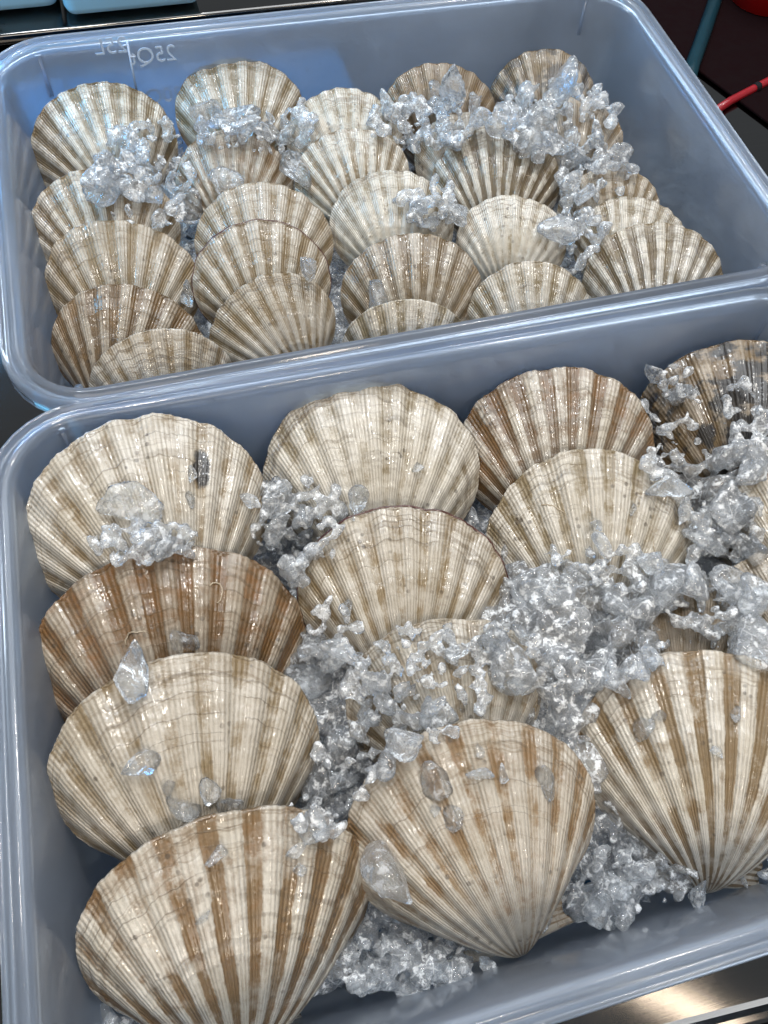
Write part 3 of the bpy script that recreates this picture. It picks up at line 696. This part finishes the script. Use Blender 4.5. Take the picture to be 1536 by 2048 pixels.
def put_chunk(px, py, spx, label, group, lift=0.3, mesh=None, seed=None, aspect=None, lay=False, rot=0.0):
    r = random.Random(seed if seed is not None else rnd.random())
    loc, nor = hit(px, py); sc = spx * proj(np.array(loc))[2] / FPX
    p = loc + nor * sc * lift
    o = bpy.data.objects.new('ice_chunk', mesh or r.choice(CH)); col.objects.link(o)
    if lay:
        q = nor.to_track_quat('Z', 'Y').to_matrix() @ Matrix.Rotation(rot, 3, 'Z')
    else: q = rand_rot(r)
    o.matrix_world = Matrix.Translation(p) @ q.to_4x4() @ Matrix.Diagonal((sc, sc * (aspect or 1.0), sc, 1))
    tag(o, label, 'ice chunk', group)
    if 'bright' in label or 'largest' in label: o.material_slots[0].link = 'OBJECT'; o.material_slots[0].material = M_BRT
    if group == GI: o.material_slots[0].link = 'OBJECT'; o.material_slots[0].material = M_SING
    return o

GI = 'single ice pieces lying on the shells'
SINGLES = [
 (255, 1015, 150, 'large flat glassy ice slab lying on the white scallop with the black smudge', dict(mesh=SLAB, lay=True, lift=0.10)),
 (384, 950, 46, 'small flat ice flake above the ice slab, left of the black smudge', dict(lay=True, lift=.1)),
 (382, 998, 38, 'small clear ice flake right of the ice slab', dict(lay=True, lift=.1)),
 (722, 1000, 66, 'brick shaped clear ice piece at the lower left of the whitest scallop', dict(lift=.3)),
 (835, 935, 30, 'tiny ice drop on the middle of the whitest scallop', dict(lift=.15)),
 (1190, 1050, 44, 'round cloudy ice lump in the middle of the grey-white scallop', dict(lift=.2)),
 (1262, 1018, 34, 'small clear ice drop right of the round lump on the grey-white scallop', dict(lift=.2)),
 (270, 1345, 130, 'long clear ice chunk on the upper edge of the pinkish white scallop', dict(lift=.22, aspect=.6)),
 (283, 1530, 95, 'tall clear ice chunk on the left side of the pinkish white scallop', dict(lift=.2)),
 (338, 1572, 50, 'small white ice chip right of the tall chunk on the pinkish scallop', dict(lift=.2)),
 (368, 1605, 80, 'blue tinged ice chunk above the edge of the nearest scallop', dict(lift=.25)),
 (415, 1578, 58, 'golden looking ice chip among those above the nearest scallop', dict(lift=.25)),
 (470, 1615, 62, 'amber ice chip close above the top edge of the nearest scallop', dict(lift=.25)),
 (375, 1285, 80, 'clear ice blob low on the rich brown scallop', dict(lift=.2)),
 (430, 1712, 50, 'cloudy ice lump near the top of the nearest scallop', dict(lift=.2)),
 (590, 1700, 55, 'clear ice lump near the upper right edge of the nearest scallop', dict(lift=.2)),
 (600, 1733, 38, 'pearl like ice drop under the lump on the nearest scallop', dict(lift=.2)),
 (408, 1832, 46, 'single amber ice chip in the middle of the nearest scallop', dict(lift=.15)),
 (780, 1750, 140, 'large brown tinted ice chunk wedged between the two front scallops', dict(lift=.25)),
 (870, 1625, 42, 'bright white ice drop on the left of the peach scallop', dict(lift=.2)),
 (905, 1645, 66, 'flat ice flake right of the white drop on the peach scallop', dict(lift=.1, lay=True)),
 (870, 1560, 84, 'clear ice patch near the left top of the peach scallop', dict(lift=.1, lay=True)),
 (962, 1550, 64, 'fan shaped clear ice chip high on the peach scallop', dict(lift=.15)),
 (1005, 1545, 46, 'small ice chip right of the fan shaped one on the peach scallop', dict(lift=.15)),
 (958, 1500, 34, 'ice drop near the top edge of the peach scallop', dict(lift=.15)),
 (1095, 1560, 78, 'frosty flat ice patch at the right side of the peach scallop', dict(lift=.08, lay=True)),
 (1172, 1475, 50, 'round ice lump between the peach scallop and its right neighbour', dict(lift=.3)),
 (1285, 1460, 64, 'clear ice lump on the top left of the brown streaked white scallop', dict(lift=.15)),
 (1315, 1435, 44, 'narrow ice chip on the upper part of the brown streaked white scallop', dict(lift=.15)),
 (1470, 1430, 36, 'small ice drop at the upper right of the brown streaked white scallop', dict(lift=.15)),
 (1435, 1505, 34, 'tiny ice flake in the middle of the brown streaked white scallop', dict(lift=.1)),
 (1395, 1765, 70, 'frosted ice lump below the tip of the brown streaked white scallop', dict(lift=.3)),
 (100, 1205, 100, 'grey ice chunk by the left wall between two scallops', dict(lift=.25)),
 (435, 240, 110, 'clear ice chunk on the beige scallop at the far wall', dict(lift=.35)),
 (505, 245, 46, 'clear ice rod sticking out beside the far beige scallop', dict(lift=.35, aspect=.4)),
 (575, 345, 95, 'cloudy grey ice lump left of the white ribbed scallop in the back tub', dict(lift=.35)),
 (440, 385, 85, 'clear ice chunk on the rusty stained scallop in the back tub', dict(lift=.35)),
 (668, 622, 112, 'big smooth grey ice lump standing alone in the back tub', dict(lift=.95)),
 (600, 560, 82, 'clear ice lump above the big grey lump in the back tub', dict(lift=.45)),
 (362, 592, 60, 'small grey ice lump on the tan scallop of the back tub', dict(lift=.5)),
 (672, 535, 62, 'flat dark ice piece behind the big grey lump', dict(lift=.55)),
 (1145, 1120, 0, '', {}),
]
for i, (px, py, s_, lab, kw) in enumerate(SINGLES):
    if s_: put_chunk(px, py, s_, lab, GI, seed=300 + i, **kw)

# heaps: (polygon box list, number of single chunks, size range px, layers, label, chips)
HEAPS = [
 ([(200, 1045, 385, 1125)], 10, (30, 60), 'clear crushed ice chunk in the heap on the white smudged scallop', 20),
 ([(480, 960, 700, 1130), (560, 1090, 640, 1170)], 20, (34, 72), 'clear ice chunk in the heap between the two white scallops at the far wall', 40),
 ([(990, 1100, 1400, 1250)], 34, (46, 110), 'bright ice chunk in the biggest heap at the middle of the front tub', 60),
 ([(950, 1230, 1320, 1390)], 30, (40, 96), 'ice chunk in the lower half of the middle heap of the front tub', 60),
 ([(700, 1260, 1000, 1460)], 16, (28, 66), 'ice chunk lying over the yellowish half covered scallop', 40),
 ([(600, 1210, 730, 1420), (620, 1400, 740, 1640), (560, 1560, 700, 1680)], 34, (40, 90), 'grey ice chunk in the channel between the left and middle scallops', 60),
 ([(770, 1430, 900, 1500), (700, 1420, 800, 1560)], 10, (40, 80), 'ice chunk just above the peach scallop', 20),
 ([(1270, 880, 1440, 970), (1350, 950, 1470, 1150)], 24, (40, 90), 'ice chunk in the gap below the darkest scallop', 40),
 ([(1430, 1010, 1536, 1120), (1460, 840, 1536, 960)], 12, (40, 84), 'ice chunk over the pale scallop at the right picture edge', 30),
 ([(1300, 740, 1400, 870), (1430, 780, 1536, 860)], 8, (28, 56), 'clear ice chunk on the darkest scallop', 8),
 ([(1330, 1180, 1536, 1300)], 12, (50, 100), 'ice chunk over the mostly buried tan scallop', 24),
 ([(1090, 1640, 1300, 1850), (1240, 1680, 1420, 1800), (1400, 1700, 1536, 1760)], 34, (40, 84), 'dark grey ice chunk along the near wall at the right', 70),
 ([(620, 1880, 960, 1990)], 14, (40, 80), 'dark wet ice chunk along the near wall below the peach scallop', 40),
 ([(195, 1975, 300, 2048)], 5, (36, 64), 'ice chunk in the near left corner of the front tub', 16),
 ([(195, 250, 390, 460)], 30, (30, 78), 'ice chunk in the left heap of the back tub', 44),
 ([(390, 240, 620, 310), (560, 220, 640, 290)], 14, (28, 64), 'ice chunk along the far row of scallops left of centre', 24),
 ([(730, 200, 1000, 300)], 22, (30, 72), 'ice chunk in the middle heap of the back tub', 40),
 ([(1000, 170, 1220, 330)], 30, (30, 76), 'ice chunk in the right heap of the back tub', 50),
 ([(800, 375, 920, 460)], 9, (28, 56), 'ice chunk between the two white scallops in the centre of the back tub', 20),
 ([(1095, 310, 1250, 400), (1110, 400, 1210, 540)], 18, (30, 70), 'ice chunk in the channel right of the brightest white scallop', 36),
]
chips = []
for boxes, n, (s0, s1), lab, nch in HEAPS:
    ar = [(b[2] - b[0]) * (b[3] - b[1]) for b in boxes]
    n = int(round(n * 0.60)); nch = int(nch * (2.6 if boxes[0][1] < 600 else 4.5))
    for k in range(n + nch):
        b = rnd.choices(boxes, ar)[0]
        # ragged, roughly elliptical heap outline
        a = rnd.uniform(0, 6.28); q = math.sqrt(rnd.random()) * rnd.uniform(0.92, 1.1)
        px = (b[0] + b[2]) / 2 + (b[2] - b[0]) / 2 * q * math.cos(a); py = (b[1] + b[3]) / 2 + (b[3] - b[1]) / 2 * q * math.sin(a)
        if ('near wall' in lab or 'corner' in lab) and hit(px, py)[0].z > ICE_F + 0.003: continue
        if k < n:
            put_chunk(px, py, s1 * 1.35 if k == 0 else rnd.uniform(s0, s1) * 1.15, 'largest ' + lab if k == 0 else lab, 'heap: ' + lab.replace('ice chunk', 'ice'), lift=rnd.uniform(0.25, 0.95) * (1.15 - q * 0.5))
        else:
            loc, nor = hit(px, py); sc = rnd.uniform(12, 46) * proj(np.array(loc))[2] / FPX
            chips.append((loc + nor * sc * 0.5 + nor * rnd.uniform(0, 0.016) * max(0, 1.05 - q), sc))
# bed of small crushed ice under and between the shells, one mass per tub
LOWT = [chunk_geo(950 + k, ico(2)) for k in range(10)]
def mass(name, items, label, vox):
    """many small chunks melted together into one lumpy slush surface"""
    VV = []; FF = []; base = 0
    for p, sc in items:
        V, F = rnd.choice(LOWT); R_ = np.array(rand_rot(rnd)); W_ = (V * 0.5 * sc) @ R_.T + np.array(p)
        VV.append(W_); FF.append(np.array(F) + base); base += len(V)
    VV = np.concatenate(VV); FF = np.concatenate(FF)
    me = bpy.data.meshes.new(name); me.vertices.add(len(VV)); me.vertices.foreach_set('co', VV.astype(np.float32).ravel())
    me.loops.add(FF.size); me.loops.foreach_set('vertex_index', FF.astype(np.int32).ravel())
    me.polygons.add(len(FF)); me.polygons.foreach_set('loop_start', np.arange(0, FF.size, 3, dtype=np.int32)); me.polygons.foreach_set('loop_total', np.full(len(FF), 3, dtype=np.int32))
    me.update(calc_edges=True); me.validate()
    o = bpy.data.objects.new(name, me); col.objects.link(o)
    m = o.modifiers.new('melt', 'REMESH'); m.mode = 'VOXEL'; m.voxel_size = vox; m.use_smooth_shade = True
    m = o.modifiers.new('soften', 'SMOOTH'); m.factor = 0.4; m.iterations = 1
    bpy.context.view_layer.update()
    m2 = bpy.data.meshes.new_from_object(o.evaluated_get(bpy.context.evaluated_depsgraph_get())); o.modifiers.clear(); o.data = m2; m2.name = name
    m2.materials.clear(); m2.materials.append(M_ICEC); m2.polygons.foreach_set('use_smooth', [True] * len(m2.polygons)); m2.update()
    print('slush', name, len(m2.polygons))
    tag(o, label, kind='stuff'); return o
MOUNDS = [(at(px, py, 0.14)[0], at(px, py, 0.14)[1], sg, h_) for px, py, sg, h_ in ((1120, 1290, 0.048, 0.046), (690, 1420, 0.022, 0.022), (1400, 1000, 0.03, 0.022), (600, 1090, 0.02, 0.018), (1125, 1425, 0.022, 0.036), (1110, 300, 0.03, 0.02), (330, 320, 0.03, 0.018))]
for root, lvl, lab in ((tubB, ICE_B, 'slushy bed of crushed ice between the scallops of the back tub'), (tubF, ICE_F, 'slushy bed of crushed ice between the scallops of the front tub')):
    items = [c_ for c_ in chips if (c_[0][1] > 0.79 * U) == (root is tubB)]; cz, sz = math.cos(root.rotation_euler.z), math.sin(root.rotation_euler.z)
    for k in range(3800):
        z = rnd.uniform(lvl - 0.026, lvl); ins = TAPER * (RIM - z) / RIM + 0.012
        x = rnd.uniform(-TW / 2 + ins, TW / 2 - ins); y = rnd.uniform(-TD / 2 + ins, TD / 2 - ins)
        wx, wy = root.location.x + x * cz - y * sz, root.location.y + x * sz + y * cz
        z += max(h_ * math.exp(-((wx - mx) ** 2 + (wy - my) ** 2) / (2 * sg * sg)) for mx, my, sg, h_ in MOUNDS)
        items.append(((wx, wy, z), rnd.uniform(0.012, 0.026)))
    mass('crushed_ice', items, lab, 0.0014)

# ------------------------------------------------------------------ water drops on the tub walls
def drops(root, n, seed):
    r = random.Random(seed); V = []; F = []; v0, f0 = ico(2)
    for _ in range(n):
        z = r.uniform(RIM * 0.5, RIM - 0.004); ins = TAPER * (RIM - z) / RIM * 1.02
        sd = r.choice('lrbbf'); t = r.uniform(-0.42, 0.42)
        if sd in 'lr':
            x = (-1 if sd == 'l' else 1) * (TW / 2 - ins); y = t * TD; sq = (0.35, 1, 1)
        else:
            y = (1 if sd == 'b' else -1) * (TD / 2 - ins); x = t * TW; sq = (1, 0.35, 1)
        s_ = r.choice((0.0006, 0.0008, 0.0011, 0.0015)); st = r.choice((1, 1, 1.4, 2.2)); b = len(V)
        for q in v0: V.append((x + q[0] * s_ * sq[0], y + q[1] * s_ * sq[1], z + q[2] * s_ * st))
        F += [tuple(i + b for i in f) for f in f0]
    o = mesh_obj('water_drops', V, F, M_WATER, root); o['kind'] = 'stuff'
drops(tubB, 150, 1); drops(tubF, 170, 2)
